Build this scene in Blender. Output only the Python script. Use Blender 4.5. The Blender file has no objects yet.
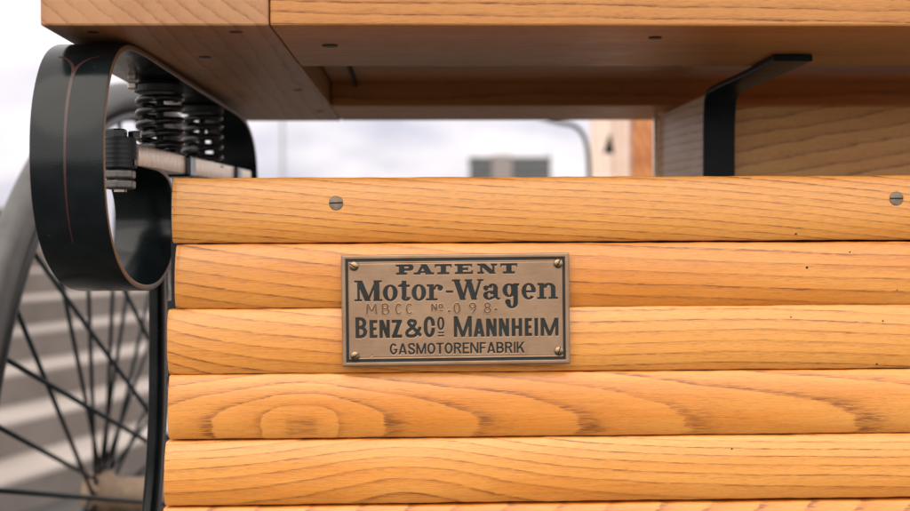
import bpy, math, random
import numpy as np
from mathutils import Vector, Matrix
R = math.radians
random.seed(4)
C = bpy.context.scene.collection
scene = bpy.context.scene

# ------------------------------------------------------------------ camera, world, sun, exposure
EYE = Vector((0.0, -0.8, 0.924))
YAW, PITCH, ROLL = R(1.8), R(0.74), R(0.27)
FPX = 1198.0
fwd = Vector((math.sin(YAW)*math.cos(PITCH), math.cos(YAW)*math.cos(PITCH), -math.sin(PITCH)))
rgt0 = fwd.cross(Vector((0, 0, 1))).normalized()
up0 = rgt0.cross(fwd)
rgt = rgt0*math.cos(ROLL) - up0*math.sin(ROLL)
upv = rgt0*math.sin(ROLL) + up0*math.cos(ROLL)
cam_d = bpy.data.cameras.new('camera')
cam = bpy.data.objects.new('camera', cam_d); C.objects.link(cam)
M = Matrix((rgt, upv, -fwd)).transposed().to_4x4(); M.translation = EYE
cam.matrix_world = M
cam_d.sensor_width = 36.0
cam_d.lens = 36.0*FPX/910.0
cam_d.clip_start = 0.02
cam_d.clip_end = 20000
cam_d.dof.use_dof = True
cam_d.dof.focus_distance = 0.79
cam_d.dof.aperture_fstop = 6.3
scene.camera = cam

SUN_EL, SUN_AZ = R(48), R(200)        # azimuth of the sun measured from +Y clockwise
world = bpy.data.worlds.new('World'); scene.world = world
world.use_nodes = True
nt = world.node_tree; nt.nodes.clear()
W = nt.nodes.new; L = nt.links.new
sky = W('ShaderNodeTexSky'); sky.sky_type = 'NISHITA'; sky.sun_disc = False
sky.sun_elevation = SUN_EL; sky.sun_rotation = SUN_AZ
tc = W('ShaderNodeTexCoord')
sep = W('ShaderNodeSeparateXYZ'); L(tc.outputs['Generated'], sep.inputs[0])
mp = W('ShaderNodeMapping'); mp.inputs['Scale'].default_value = (1, 1, 2.6); L(tc.outputs['Generated'], mp.inputs[0])
n1 = W('ShaderNodeTexNoise'); n1.inputs['Scale'].default_value = 5.0; n1.inputs['Detail'].default_value = 6
L(mp.outputs[0], n1.inputs['Vector'])
cr = W('ShaderNodeValToRGB')
cr.color_ramp.elements[0].position = 0.61; cr.color_ramp.elements[0].color = (4.6, 4.4, 5.15, 1)
cr.color_ramp.elements[1].position = 0.80; cr.color_ramp.elements[1].color = (7.8, 7.15, 7.2, 1)
zz = W('ShaderNodeMath'); zz.operation = 'MULTIPLY_ADD'; L(sep.outputs['Z'], zz.inputs[0]); zz.inputs[1].default_value = 2.4
L(n1.outputs['Fac'], zz.inputs[2]); L(zz.outputs[0], cr.inputs[0])
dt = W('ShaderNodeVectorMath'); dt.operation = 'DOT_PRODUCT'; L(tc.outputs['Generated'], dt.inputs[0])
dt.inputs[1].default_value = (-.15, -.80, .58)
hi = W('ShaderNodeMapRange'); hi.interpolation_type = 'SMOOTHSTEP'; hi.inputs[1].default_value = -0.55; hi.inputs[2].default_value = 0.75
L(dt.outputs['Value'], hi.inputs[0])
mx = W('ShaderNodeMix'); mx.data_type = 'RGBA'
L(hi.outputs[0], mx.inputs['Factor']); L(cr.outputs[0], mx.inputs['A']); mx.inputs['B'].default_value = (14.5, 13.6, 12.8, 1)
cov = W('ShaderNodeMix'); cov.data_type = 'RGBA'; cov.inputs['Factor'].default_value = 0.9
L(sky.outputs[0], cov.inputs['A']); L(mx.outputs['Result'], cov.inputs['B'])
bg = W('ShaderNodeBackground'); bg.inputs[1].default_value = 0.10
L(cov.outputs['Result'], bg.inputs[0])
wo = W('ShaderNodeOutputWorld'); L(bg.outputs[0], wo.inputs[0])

sd = bpy.data.lights.new('sun', 'SUN'); sd.energy = 1.0; sd.angle = R(60); sd.color = (1.0, 0.89, 0.74)
sun = bpy.data.objects.new('sun', sd); C.objects.link(sun)
sdir = Vector((math.sin(SUN_AZ)*math.cos(SUN_EL), math.cos(SUN_AZ)*math.cos(SUN_EL), math.sin(SUN_EL)))
sun.rotation_euler = sdir.to_track_quat('Z', 'Y').to_euler()
scene.view_settings.view_transform = 'Standard'
scene.view_settings.look = 'None'
scene.view_settings.exposure = 0.64
scene.view_settings.gamma = 1.0

# ------------------------------------------------------------------ helpers
def at(u, v, Y):
    """world point at depth plane y=Y seen at photo pixel (u,v)"""
    d = fwd*FPX + rgt*(u-455.0) - upv*(v-255.5)
    return EYE + d*((Y-EYE.y)/d.y)

def link(name, me, mat, parent=None, smooth=False):
    o = bpy.data.objects.new(name, me); C.objects.link(o)
    if mat is not None: me.materials.append(mat)
    if smooth:
        me.polygons.foreach_set('use_smooth', [True]*len(me.polygons))
    if parent is not None:
        o.parent = parent
        r = parent
        while r.parent is not None: r = r.parent
        if r is parent: o.matrix_parent_inverse = Matrix.Translation(-r.location)
    return o

class MB:
    def __init__(s): s.v = []; s.f = []
    def add(s, v, f):
        n = len(s.v); s.v += [tuple(p) for p in v]; s.f += [tuple(i+n for i in q) for q in f]
    def build(s, name, mat, parent=None, smooth=False, bevel=0, seg=2):
        me = bpy.data.meshes.new(name); me.from_pydata(s.v, [], s.f); me.update()
        o = link(name, me, mat, parent, smooth)
        if bevel:
            b = o.modifiers.new('bevel', 'BEVEL'); b.width = bevel; b.segments = seg; b.limit_method = 'ANGLE'; b.angle_limit = R(40)
            b.harden_normals = False
        return o

def prism(mb, quad, z0, z1):
    """quad: four (x,y) anticlockwise"""
    v = [(x, y, z0) for x, y in quad] + [(x, y, z1) for x, y in quad]
    mb.add(v, [(3, 2, 1, 0), (4, 5, 6, 7), (0, 1, 5, 4), (1, 2, 6, 5), (2, 3, 7, 6), (3, 0, 4, 7)])

def box(mb, a, b):
    prism(mb, [(a[0], a[1]), (b[0], a[1]), (b[0], b[1]), (a[0], b[1])], a[2], b[2])

def catmull(pts, n=8):
    P = [Vector(p) for p in pts]; P = [2*P[0]-P[1]] + P + [2*P[-1]-P[-2]]
    out = []
    for i in range(1, len(P)-2):
        for k in range(n):
            t = k/n; a, b, c, d = P[i-1:i+3]
            out.append(0.5*((2*b)+(c-a)*t+(2*a-5*b+4*c-d)*t*t+(3*b-a-3*c+d)*t**3))
    out.append(P[-2]); return out

def sweep_flat(mb, path, width, thick, ch=0.0008, wvec=Vector((1, 0, 0))):
    """flat bar along path; wide direction wvec, rounded edges"""
    rings = []
    n = len(path)
    for i, p in enumerate(path):
        t = (path[min(i+1, n-1)]-path[max(i-1, 0)]).normalized()
        w = (wvec - t*wvec.dot(t)).normalized(); nrm = w.cross(t).normalized()
        hw, ht = width/2, thick/2
        cs = [(-hw+ch, -ht), (hw-ch, -ht), (hw-ch*.3, -ht+ch*.3), (hw, -ht+ch), (hw, ht-ch), (hw-ch*.3, ht-ch*.3), (hw-ch, ht),
              (-hw+ch, ht), (-hw+ch*.3, ht-ch*.3), (-hw, ht-ch), (-hw, -ht+ch), (-hw+ch*.3, -ht+ch*.3)]
        rings.append([p+w*a+nrm*b for a, b in cs])
    m = 12; v = [q for r in rings for q in r]; f = []
    for i in range(n-1):
        for k in range(m):
            f.append((i*m+k, i*m+(k+1) % m, (i+1)*m+(k+1) % m, (i+1)*m+k))
    f.append(tuple(range(m))[::-1]); f.append(tuple((n-1)*m+k for k in range(m)))
    mb.add(v, f)

def tube(mb, path, r, m=10, r1=None):
    n = len(path); rings = []
    ref = Vector((0.123, 0.77, 0.35)).normalized(); 
    for i, p in enumerate(path):
        t = (path[min(i+1, n-1)]-path[max(i-1, 0)]).normalized()
        a = (ref - t*ref.dot(t))
        if a.length < 1e-3: a = Vector((1, 0, 0)) - t*t.x
        a.normalize(); b = t.cross(a); ref = a
        rr = r if r1 is None else r+(r1-r)*i/(n-1)
        rings.append([p+(a*math.cos(2*math.pi*k/m)+b*math.sin(2*math.pi*k/m))*rr for k in range(m)])
    v = [q for g in rings for q in g]; f = []
    for i in range(n-1):
        for k in range(m): f.append((i*m+k, i*m+(k+1) % m, (i+1)*m+(k+1) % m, (i+1)*m+k))
    f.append(tuple(range(m))[::-1]); f.append(tuple((n-1)*m+k for k in range(m)))
    mb.add(v, f)

def lathe(mb, prof, c, m=32, axis=Vector((0, 0, 1)), hexa=False):
    """prof: list of (radius, height); caps closed by radius 0 ends"""
    ax = axis.normalized()
    a = Vector((1, 0, 0)) - ax*ax.x
    if a.length < 1e-3: a = Vector((0, 1, 0)) - ax*ax.y
    a.normalize(); b = ax.cross(a)
    v = []; f = []
    for r, h in prof:
        for k in range(m):
            t = 2*math.pi*(k+.5)/m
            v.append(Vector(c)+ax*h+(a*math.cos(t)+b*math.sin(t))*max(r, 1e-5))
    for i in range(len(prof)-1):
        for k in range(m): f.append((i*m+k, i*m+(k+1) % m, (i+1)*m+(k+1) % m, (i+1)*m+k))
    f.append(tuple(range(m))[::-1]); f.append(tuple((len(prof)-1)*m+k for k in range(m)))
    mb.add(v, f)

def tag(o, label=None, cat=None, group=None, kind=None):
    if label: o['label'] = label
    if cat: o['category'] = cat
    if group: o['group'] = group
    if kind: o['kind'] = kind
    return o

# ------------------------------------------------------------------ materials
def new_mat(name):
    m = bpy.data.materials.new(name); m.use_nodes = True
    t = m.node_tree; p = t.nodes['Principled BSDF']
    return m, t, p

def mathn(t, op, a, b=None):
    n = t.nodes.new('ShaderNodeMath'); n.operation = op
    for i, x in enumerate((a, b)):
        if x is None: continue
        if isinstance(x, (int, float)): n.inputs[i].default_value = x
        else: t.links.new(x, n.inputs[i])
    return n.outputs[0]

def noise(t, vec, scale, detail=3, rough=.5):
    n = t.nodes.new('ShaderNodeTexNoise'); n.inputs['Scale'].default_value = scale
    n.inputs['Detail'].default_value = detail; n.inputs['Roughness'].default_value = rough
    t.links.new(vec, n.inputs['Vector']); return n.outputs['Fac']

def mapping(t, vec, sc):
    n = t.nodes.new('ShaderNodeMapping'); n.inputs['Scale'].default_value = sc
    t.links.new(vec, n.inputs['Vector']); return n.outputs[0]

def ramp(t, fac, stops):
    n = t.nodes.new('ShaderNodeValToRGB'); e = n.color_ramp.elements
    while len(e) < len(stops): e.new(0.5)
    for i, (p, c) in enumerate(stops):
        e[i].position = p; e[i].color = (c, c, c, 1) if isinstance(c, (int, float)) else (*c, 1)
    t.links.new(fac, n.inputs[0]); return n.outputs[0]

def mixc(t, fac, a, b, mode='MIX'):
    n = t.nodes.new('ShaderNodeMix'); n.data_type = 'RGBA'; n.blend_type = mode
    for key, x in (('Factor', fac), ('A', a), ('B', b)):
        if isinstance(x, (int, float)): n.inputs[key].default_value = x
        elif isinstance(x, tuple): n.inputs[key].default_value = (*x, 1)
        else: t.links.new(x, n.inputs[key])
    return n.outputs['Result']

def wood(name, light, deep, dark, fibre='x', rough=.36, coat=.25, spec=.5, line=1.0, distort=.35, jitter=.09, seed=0.0):
    m, t, p = new_mat(name)
    co = t.nodes.new('ShaderNodeTexCoord').outputs['Object']
    off = t.nodes.new('ShaderNodeVectorMath'); off.operation = 'ADD'
    t.links.new(co, off.inputs[0])
    sa = t.nodes.new('ShaderNodeAttribute'); sa.attribute_name = 'board'
    cb = t.nodes.new('ShaderNodeCombineXYZ')
    t.links.new(mathn(t, 'MULTIPLY', sa.outputs['Fac'], 1.37), cb.inputs[0]); cb.inputs[1].default_value = seed
    t.links.new(cb.outputs[0], off.inputs[1]); P = off.outputs[0]
    along = {'x': 0, 'y': 1, 'z': 2}[fibre]
    def sc(a, b):
        s = [b, b, b]; s[along] = a; return tuple(s)
    ra = t.nodes.new('ShaderNodeAttribute'); ra.attribute_name = 'ring'
    low = noise(t, mapping(t, P, sc(5, 22)), 1.0, 2)
    mid = noise(t, mapping(t, P, sc(22, 160)), 1.0, 3)
    jit = noise(t, mapping(t, P, sc(170, 2600)), 1.0, 2)
    r = mathn(t, 'ADD', ra.outputs['Fac'], mathn(t, 'MULTIPLY', mathn(t, 'SUBTRACT', low, .5), distort*2.4))
    r = mathn(t, 'ADD', r, mathn(t, 'MULTIPLY', mathn(t, 'SUBTRACT', mid, .5), distort))
    r = mathn(t, 'ADD', r, mathn(t, 'MULTIPLY', mathn(t, 'SUBTRACT', jit, .5), jitter*2))
    fr = mathn(t, 'FRACT', r)
    # each year ring has its own strength
    yr = t.nodes.new('ShaderNodeTexWhiteNoise'); yr.noise_dimensions = '1D'
    t.links.new(mathn(t, 'ADD', mathn(t, 'FLOOR', r), mathn(t, 'MULTIPLY', sa.outputs['Fac'], 17.3)), yr.inputs['W'])
    ys = mathn(t, 'ADD', mathn(t, 'MULTIPLY', yr.outputs['Value'], .55), .55)
    ln = ramp(t, fr, [(0, 0.8), (.05, 1.0), (.13, .66), (.22, .22), (.40, .05), (.97, 0), (1, .8)])
    ln = mathn(t, 'MULTIPLY', ln, ys)
    # vessels: short dark dashes along the fibre
    por = ramp(t, noise(t, mapping(t, P, sc(110, 1500)), 1.0, 2, .55), [(.40, 0), (.54, 1)])
    brk = ramp(t, noise(t, mapping(t, P, sc(30, 240)), 1.0, 2), [(.35, .25), (.6, 1)])
    d = mathn(t, 'MULTIPLY', ln, mathn(t, 'ADD', mathn(t, 'MULTIPLY', mathn(t, 'MULTIPLY', por, brk), .82), .26))
    d = mathn(t, 'MINIMUM', mathn(t, 'MULTIPLY', d, line*1.15), 1.0)
    fib = noise(t, mapping(t, P, sc(45, 3400)), 1.0, 3, .65)
    fib2 = noise(t, mapping(t, P, sc(14, 420)), 1.0, 3, .6)
    tone = noise(t, mapping(t, P, sc(4, 30)), 1.0, 3)
    bt = t.nodes.new('ShaderNodeTexWhiteNoise'); bt.noise_dimensions = '1D'
    t.links.new(mathn(t, 'ADD', sa.outputs['Fac'], .31+seed), bt.inputs['W'])
    k = mathn(t, 'ADD', mathn(t, 'MULTIPLY', fr, .10), mathn(t, 'MULTIPLY', tone, 1.0))
    k = mathn(t, 'ADD', k, mathn(t, 'MULTIPLY', fib2, .28))
    k = mathn(t, 'ADD', k, mathn(t, 'MULTIPLY', bt.outputs['Value'], .20))
    k = ramp(t, k, [(.48, 0), (.92, 1)])
    base = mixc(t, k, deep, light)
    fine = ramp(t, fib, [(.3, .80), (.62, 1.05)])
    base = mixc(t, 1.0, base, fine, 'MULTIPLY')
    fleck = ramp(t, noise(t, mapping(t, P, sc(150, 2000)), 1.0, 2), [(.57, 0), (.70, .30)])
    d = mathn(t, 'MAXIMUM', d, fleck)
    # scattered late pores between the ring lines
    por2 = ramp(t, noise(t, mapping(t, P, sc(150, 1700)), 1.0, 1), [(.54, 0), (.62, 1)])
    d2 = mathn(t, 'MULTIPLY', mathn(t, 'MULTIPLY', por2, ramp(t, fr, [(.0, .3), (.12, .5), (.45, .32), (.8, .03)])), line*.8)
    d = mathn(t, 'MAXIMUM', d, d2)
    col = mixc(t, d, base, dark)
    t.links.new(col, p.inputs['Base Color'])
    p.inputs['Roughness'].default_value = rough
    t.links.new(mathn(t, 'ADD', mathn(t, 'ADD', rough-.14, mathn(t, 'MULTIPLY', fib2, .16)), mathn(t, 'MULTIPLY', noise(t, co, 38, 4, .6), .18)), p.inputs['Roughness'])
    p.inputs['Specular IOR Level'].default_value = spec; p.inputs['Coat Weight'].default_value = coat; p.inputs['Coat Roughness'].default_value = .22
    bp = t.nodes.new('ShaderNodeBump'); bp.inputs['Strength'].default_value = .35; bp.inputs['Distance'].default_value = .0004
    h = mathn(t, 'SUBTRACT', mathn(t, 'MULTIPLY', fib, .4), d)
    t.links.new(h, bp.inputs['Height']); t.links.new(bp.outputs[0], p.inputs['Normal'])
    return m

LIGHT, DEEP, DARK = (.79, .345, .076), (.67, .210, .020), (.25, .078, .015)
ash = wood('lacquered_ash', LIGHT, DEEP, DARK, distort=.24, jitter=.07, coat=.4, rough=.34)
ash_seat = wood('seat_ash', (.50, .215, .056), (.38, .125, .022), (.15, .042, .010), rough=.42, coat=0, spec=.4, distort=.4, seed=3.1)
ash_side = wood('seat_ash_crosswise', (.43, .215, .098), (.33, .145, .055), (.16, .06, .022), fibre='y', rough=.42, coat=0, spec=.4, distort=.45, line=.7, seed=5.7)
ash_panel = wood('panel_ash', (.82, .44, .15), (.70, .30, .08), (.26, .08, .02), distort=.5, seed=7.7, rough=.45, coat=.05)
ash_pale = wood('sky_pale_ash', (.80, .57, .37), (.70, .44, .25), (.22, .10, .04), fibre='y', seed=9.2, rough=.5, coat=.1)  # panel wood made paler, the sky's reflection is put into its colour

body_wood = wood('darker_body_wood', (.66, .26, .07), (.42, .13, .03), (.07, .02, .006), distort=1.2, seed=2.2)  # separate, darker wood for the rear body board
def iron_mat(name, col, rough, spec=.29):
    m, t, p = new_mat(name)
    co = t.nodes.new('ShaderNodeTexCoord').outputs['Object']
    n = noise(t, co, 60, 4); n2 = noise(t, co, 900, 2)
    bc = mixc(t, ramp(t, n, [(.35, 0), (.7, 1)]), col, tuple(min(1, c*1.5+.002) for c in col))
    dm = ramp(t, noise(t, co, 330, 2), [(.74, 0), (.80, .22)])
    t.links.new(mixc(t, dm, bc, (.22, .20, .17)), p.inputs['Base Color'])
    t.links.new(mathn(t, 'ADD', rough-.05, mathn(t, 'MULTIPLY', n, .14)), p.inputs['Roughness']); p.inputs['Specular IOR Level'].default_value = spec
    b = t.nodes.new('ShaderNodeBump'); b.inputs['Strength'].default_value = .12; b.inputs['Distance'].default_value = .0004
    t.links.new(n2, b.inputs['Height']); t.links.new(b.outputs[0], p.inputs['Normal'])
    return m
iron = iron_mat('black_enamel', (.0040, .0062, .0074), .17)
iron_matt = iron_mat('matt_black_iron', (.012, .015, .017), .45)
bracket_m = iron_mat('teal_black_bracket', (.006, .011, .012), .4, .15)
gloss = iron_mat('glossy_spring_enamel', (.003, .004, .005), .16, .4)
edge_m = iron_mat('wood_lit_edge', (.13, .075, .04), .4, .5)  # brown tint paints in the light the wood throws on the strap edges
spoke_m = iron_mat('spoke_enamel', (.007, .012, .015), .38)
def metal(name, col, rough, metallic=1.0, sc=300):
    m, t, p = new_mat(name)
    co = t.nodes.new('ShaderNodeTexCoord').outputs['Object']
    n = noise(t, co, sc, 4, .6)
    t.links.new(mixc(t, ramp(t, n, [(.3, 0), (.7, 1)]), tuple(c*.6 for c in col), col), p.inputs['Base Color'])
    p.inputs['Metallic'].default_value = metallic
    t.links.new(mathn(t, 'ADD', rough-.1, mathn(t, 'MULTIPLY', n, .2)), p.inputs['Roughness'])
    return m
steel = metal('dull_screw_steel', (.30, .235, .18), .5, .7)
brass = metal('aged_brass_screw', (.36, .25, .15), .3)
bright = metal('bare_nut_steel', (.55, .50, .44), .35)
bar_m = metal('worn_pale_bar', (.90, .77, .62), .32, .9, 160)
nut_m = metal('blackened_nut_steel', (.16, .15, .14), .38, .8)
rubber = metal('grey_tyre_rubber', (.085, .082, .08), .42, 0, 40)
rimpaint = metal('rim_grey_paint', (.018, .020, .022), .35, 0, 60)
pin_m, _t, _p = new_mat('dark_red_pinstripe'); _p.inputs['Base Color'].default_value = (.040, .014, .014, 1); _p.inputs['Roughness'].default_value = .35
plug_m = iron_mat('sunk_screw_head', (.045, .026, .015), .5)
shadow_m = iron_mat('gap_dark', (.022, .014, .010), .7)  # near-black, stands in for shade in gaps and openings; curtain rod uses it too
hub_m = metal('tan_hub_leather', (.22, .145, .09), .55, 0, 80)

def plain(name, c1, c2, sc, rough=.8, bump=0):
    m, t, p = new_mat(name)
    co = t.nodes.new('ShaderNodeTexCoord').outputs['Object']
    n = noise(t, co, sc, 6, .6)
    t.links.new(mixc(t, ramp(t, n, [(.3, 0), (.7, 1)]), c1, c2), p.inputs['Base Color'])
    p.inputs['Roughness'].default_value = rough
    if bump:
        b = t.nodes.new('ShaderNodeBump'); b.inputs['Strength'].default_value = bump; b.inputs['Distance'].default_value = .01
        t.links.new(n, b.inputs['Height']); t.links.new(b.outputs[0], p.inputs['Normal'])
    return m

# bronze plate
plate_m, t, p = new_mat('brushed_bronze')
co = t.nodes.new('ShaderNodeTexCoord').outputs['Object']
n = noise(t, mapping(t, co, (60, 60, 900)), 1.0, 3, .6); n2 = noise(t, co, 45, 5, .6); n3 = noise(t, co, 1500, 2)
c = mixc(t, ramp(t, n2, [(.3, 0), (.7, 1)]), (.30, .190, .118), (.385, .252, .163))
c = mixc(t, 1.0, c, ramp(t, n, [(.25, .93), (.7, 1.03)]), 'MULTIPLY')
spots = ramp(t, noise(t, co, 260, 3), [(.70, 0), (.80, .4)])
c = mixc(t, spots, c, (.16, .09, .055))
t.links.new(c, p.inputs['Base Color'])
p.inputs['Metallic'].default_value = .75
t.links.new(mathn(t, 'ADD', .33, mathn(t, 'MULTIPLY', n, .2)), p.inputs['Roughness'])
b = t.nodes.new('ShaderNodeBump'); b.inputs['Strength'].default_value = .06; b.inputs['Distance'].default_value = .0002
t.links.new(mathn(t, 'ADD', n, n3), b.inputs['Height']); t.links.new(b.outputs[0], p.inputs['Normal'])
fill_m = iron_mat('black_engraving_fill', (.013, .015, .0145), .55)
stamp_m = metal('stamped_bronze', (.23, .138, .085), .5, .6, 400)

# ------------------------------------------------------------------ setting
mb = MB(); S = 3000
mb.add([(-S, -S, 0), (S, -S, 0), (S, S, 0), (-S, S, 0)], [(0, 1, 2, 3)])
g = mb.build('ground', plain('pale_concrete', (.040, .037, .035), (.060, .056, .053), .8, .85)); tag(g, kind='structure')

# shallow stone steps to the left, their edges running away from the camera
ang = math.atan((810-417)/1198.0)
a = Vector((math.sin(ang), math.cos(ang), 0)); nl = Vector((-a.y, a.x, 0))
base = Vector((0, -.8, 0))
prof = [(2.57, 0.0)]
for j in range(7):
    pj = 2.57+.289*j
    prof += [(pj, .12+.13*j-.012), (pj+.004, .12+.13*j), (pj+.289, .12+.13*j)]
prof[-1] = (12.0, .90)
mb = MB(); v = []
for s in (-3.0, 16.0):
    v += [base+a*s+nl*q+Vector((0, 0, z)) for q, z in prof] + [base+a*s+nl*12]
n = len(prof)+1
f = [(i, i+1, n+i+1, n+i) for i in range(n-1)] + [tuple(range(n))[::-1], tuple(range(n, 2*n))]
mb.add(v, f)
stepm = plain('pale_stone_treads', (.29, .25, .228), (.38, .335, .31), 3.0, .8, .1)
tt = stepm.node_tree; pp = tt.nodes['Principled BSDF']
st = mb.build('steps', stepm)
st.data.materials.append(plain('shaded_stone_risers', (.13, .11, .098), (.18, .155, .14), 5, .85))  # riser shade painted in: a darker copy of the tread stone
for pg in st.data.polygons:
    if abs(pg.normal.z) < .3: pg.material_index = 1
tag(st, kind='structure')

# a stone pier on the landing above the steps
mb = MB(); c0 = at(-22, 215, 4.6)
box(mb, (c0.x-.22, c0.y, .90), (c0.x+.16, c0.y+.4, 1.03))
pier = MB()
box(pier, (c0.x-.26, c0.y-.04, 1.033), (c0.x+.20, c0.y+.44, 1.075))
e = bpy.data.objects.new('stone_pier', None); C.objects.link(e); e.location = (c0.x, c0.y+.2, .90)
tag(e, 'low brown stone pier on the landing above the pale steps', 'pier')
pm = plain('brown_stone', (.07, .055, .045), (.12, .095, .08), 8, .9)
mb.build('shaft', pm, e, bevel=.01); pier.build('cap', pm, e, bevel=.01)

# far building
def building():
    Y = 300.0
    p0, p1 = at(471, 160, Y), at(551, 160, Y)
    zt = at(500, 159, Y).z; zc = at(500, 155, Y).z
    e = bpy.data.objects.new('office_block', None); C.objects.link(e); e.location = ((p0.x+p1.x)/2, Y+6, 0)
    tag(e, 'distant grey flat-roofed block with a pale central stair tower', 'building')
    gm = plain('grey_facade', (.085, .088, .09), (.12, .123, .125), .3, .7)
    lm = plain('pale_render', (.24, .21, .205), (.3, .265, .26), .3, .8)
    wm = plain('dark_window_glass', (.04, .05, .055), (.07, .08, .085), .5, .2)
    w = MB(); box(w, (p0.x, Y, 0), (p1.x, Y+12, zt)); w.build('wall', gm, e)
    xa, xb = at(492, 160, Y).x, at(512, 160, Y).x
    w = MB(); box(w, (xa, Y-.8, 0), (xb, Y+12.6, zc)); w.build('stair_tower', lm, e)
    w = MB(); box(w, (p0.x-.3, Y-.3, zt+.003), (xa-.003, Y+12.3, zt+.5)); w.build('parapet', gm, e)
    w = MB(); box(w, (xb+.003, Y-.3, zt+.003), (p1.x+.3, Y+12.3, zt+.5)); w.build('parapet', gm, e)
    proto = None
    for k in range(7):
        z = 2.0+k*3.1
        for x0, x1 in ((p0.x+.6, xa-.6), (xb+.6, p1.x-.6)):
            if z+1.5 < zt:
                w = MB(); box(w, (x0, Y-.05, z), (x1, Y-.002, z+1.5)); w.build('window', wm, e)
    w = MB(); tube(w, [Vector((p1.x-.3, Y+3, zt+.5)), Vector((p1.x-.3, Y+3, zt+2.2))], .12); w.build('mast', gm, e)
building()

mb = MB(); c0 = at(283, 200, 60)
tube(mb, [Vector((c0.x, 60, 0)), Vector((c0.x, 60, 9)), Vector((c0.x+.4, 60, 9.6)), Vector((c0.x+1.2, 60, 9.8))], .085, 10, .05)
lamp_post = bpy.data.objects.new('street_lamp', None); C.objects.link(lamp_post); lamp_post.location = (c0.x, 60, 0)
tag(lamp_post, 'thin pale grey lamp post far behind the springs', 'street lamp')
mb.build('post', plain('galvanised_post', (.3, .3, .31), (.36, .36, .37), 2), lamp_post)
mb = MB(); box(mb, (c0.x+1.2, 59.85, 9.72), (c0.x+1.9, 60.15, 9.86)); mb.build('lamp_head', plain('lamp_housing', (.2, .2, .2), (.25, .25, .25), 2), lamp_post, bevel=.03)
# pale curtain with a dark opening, and the bent pole beside it
def curtain():
    Y = 2.7
    e = bpy.data.objects.new('curtain', None); C.objects.link(e)
    pl, pr = at(591, 150, Y), at(668, 150, Y)
    e.location = ((pl.x+pr.x)/2, Y, 0)
    tag(e, 'cream curtain with soft folds and a dark notch seen under the seat', 'curtain')
    cm = plain('cream_cloth', (.72, .56, .47), (.82, .71, .65), 9, .9)
    m2 = MB(); nx, nz = 90, 60; z0, z1 = .05, 1.42
    ap = at(609, 134, Y); bl = at(602, 154, Y); br = at(616, 154, Y)
    v = []; f = []
    for j in range(nz+1):
        z = z0+(z1-z0)*j/nz if False else None
    zs = sorted(set([z0+(z1-z0)*j/24 for j in range(25)] + list(np.linspace(bl.z-.01, ap.z+.01, 26))))
    xs = np.linspace(pl.x, pr.x, nx)
    for z in zs:
        for x in xs:
            q = (x-pl.x)
            v.append((x, Y+.018*math.sin(q*95)+.010*math.sin(q*51+1+z*2), z))
    for j in range(len(zs)-1):
        for i in range(nx-1):
            xm, zm = (xs[i]+xs[i+1])/2, (zs[j]+zs[j+1])/2
            k = (zm-bl.z)/(ap.z-bl.z)
            if 0 < k < 1 and abs(xm-ap.x) < (br.x-bl.x)/2*(1-k)**.8+.0005: continue
            f.append((j*nx+i, j*nx+i+1, (j+1)*nx+i+1, (j+1)*nx+i))
    m2.add(v, f); o = m2.build('cloth', cm, e, smooth=True)
    so = o.modifiers.new('solid', 'SOLIDIFY'); so.thickness = .003
    m3 = MB(); box(m3, (bl.x-.02, Y+.05, bl.z-.03), (br.x+.02, Y+.06, ap.z+.03)); m3.build('gap_backing', shadow_m, e)  # dark sheet paints the shade inside the curtain opening
    m3 = MB(); tube(m3, [Vector((pl.x-.01, Y, z1+.004)), Vector((pr.x+.02, Y, z1+.004))], .012); m3.build('curtain_rod', shadow_m, e)
curtain()
mb = MB(); Yp = 2.5
path = [at(470, 96, Yp), at(520, 112, Yp), at(556, 122, Yp), at(574, 126, Yp), at(583, 135, Yp), at(587.5, 150, Yp), at(589, 175, Yp), at(589.5, 230, Yp)]
path.append(Vector((path[-1].x, Yp, 0.0)))
tube(mb, catmull(path, 8), .0060)
o = mb.build('bent_pole', metal('dark_bronze_pole', (.022, .014, .011), .85, .0), None, True)
tag(o, 'thin dark pole with a rounded bend left of the cream curtain', 'pole')

# ------------------------------------------------------------------ the carriage
car = bpy.data.objects.new('motor_carriage', None); C.objects.link(car); car.location = (0.05, .4, 0)
tag(car, 'antique motor carriage with honey-coloured ash slats, bronze nameplate and black iron springs', 'carriage')

def set_attr(o, ring, board):
    me = o.data; n = len(me.vertices)
    co = np.empty(n*3); me.vertices.foreach_get('co', co); co = co.reshape(-1, 3)
    a1 = me.attributes.new('ring', 'FLOAT', 'POINT'); a1.data.foreach_set('value', np.asarray(ring(co[:, 0], co[:, 1], co[:, 2]), dtype=np.float32)+np.zeros(n, np.float32))
    a2 = me.attributes.new('board', 'FLOAT', 'POINT'); a2.data.foreach_set('value', np.full(n, board, np.float32))

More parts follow.
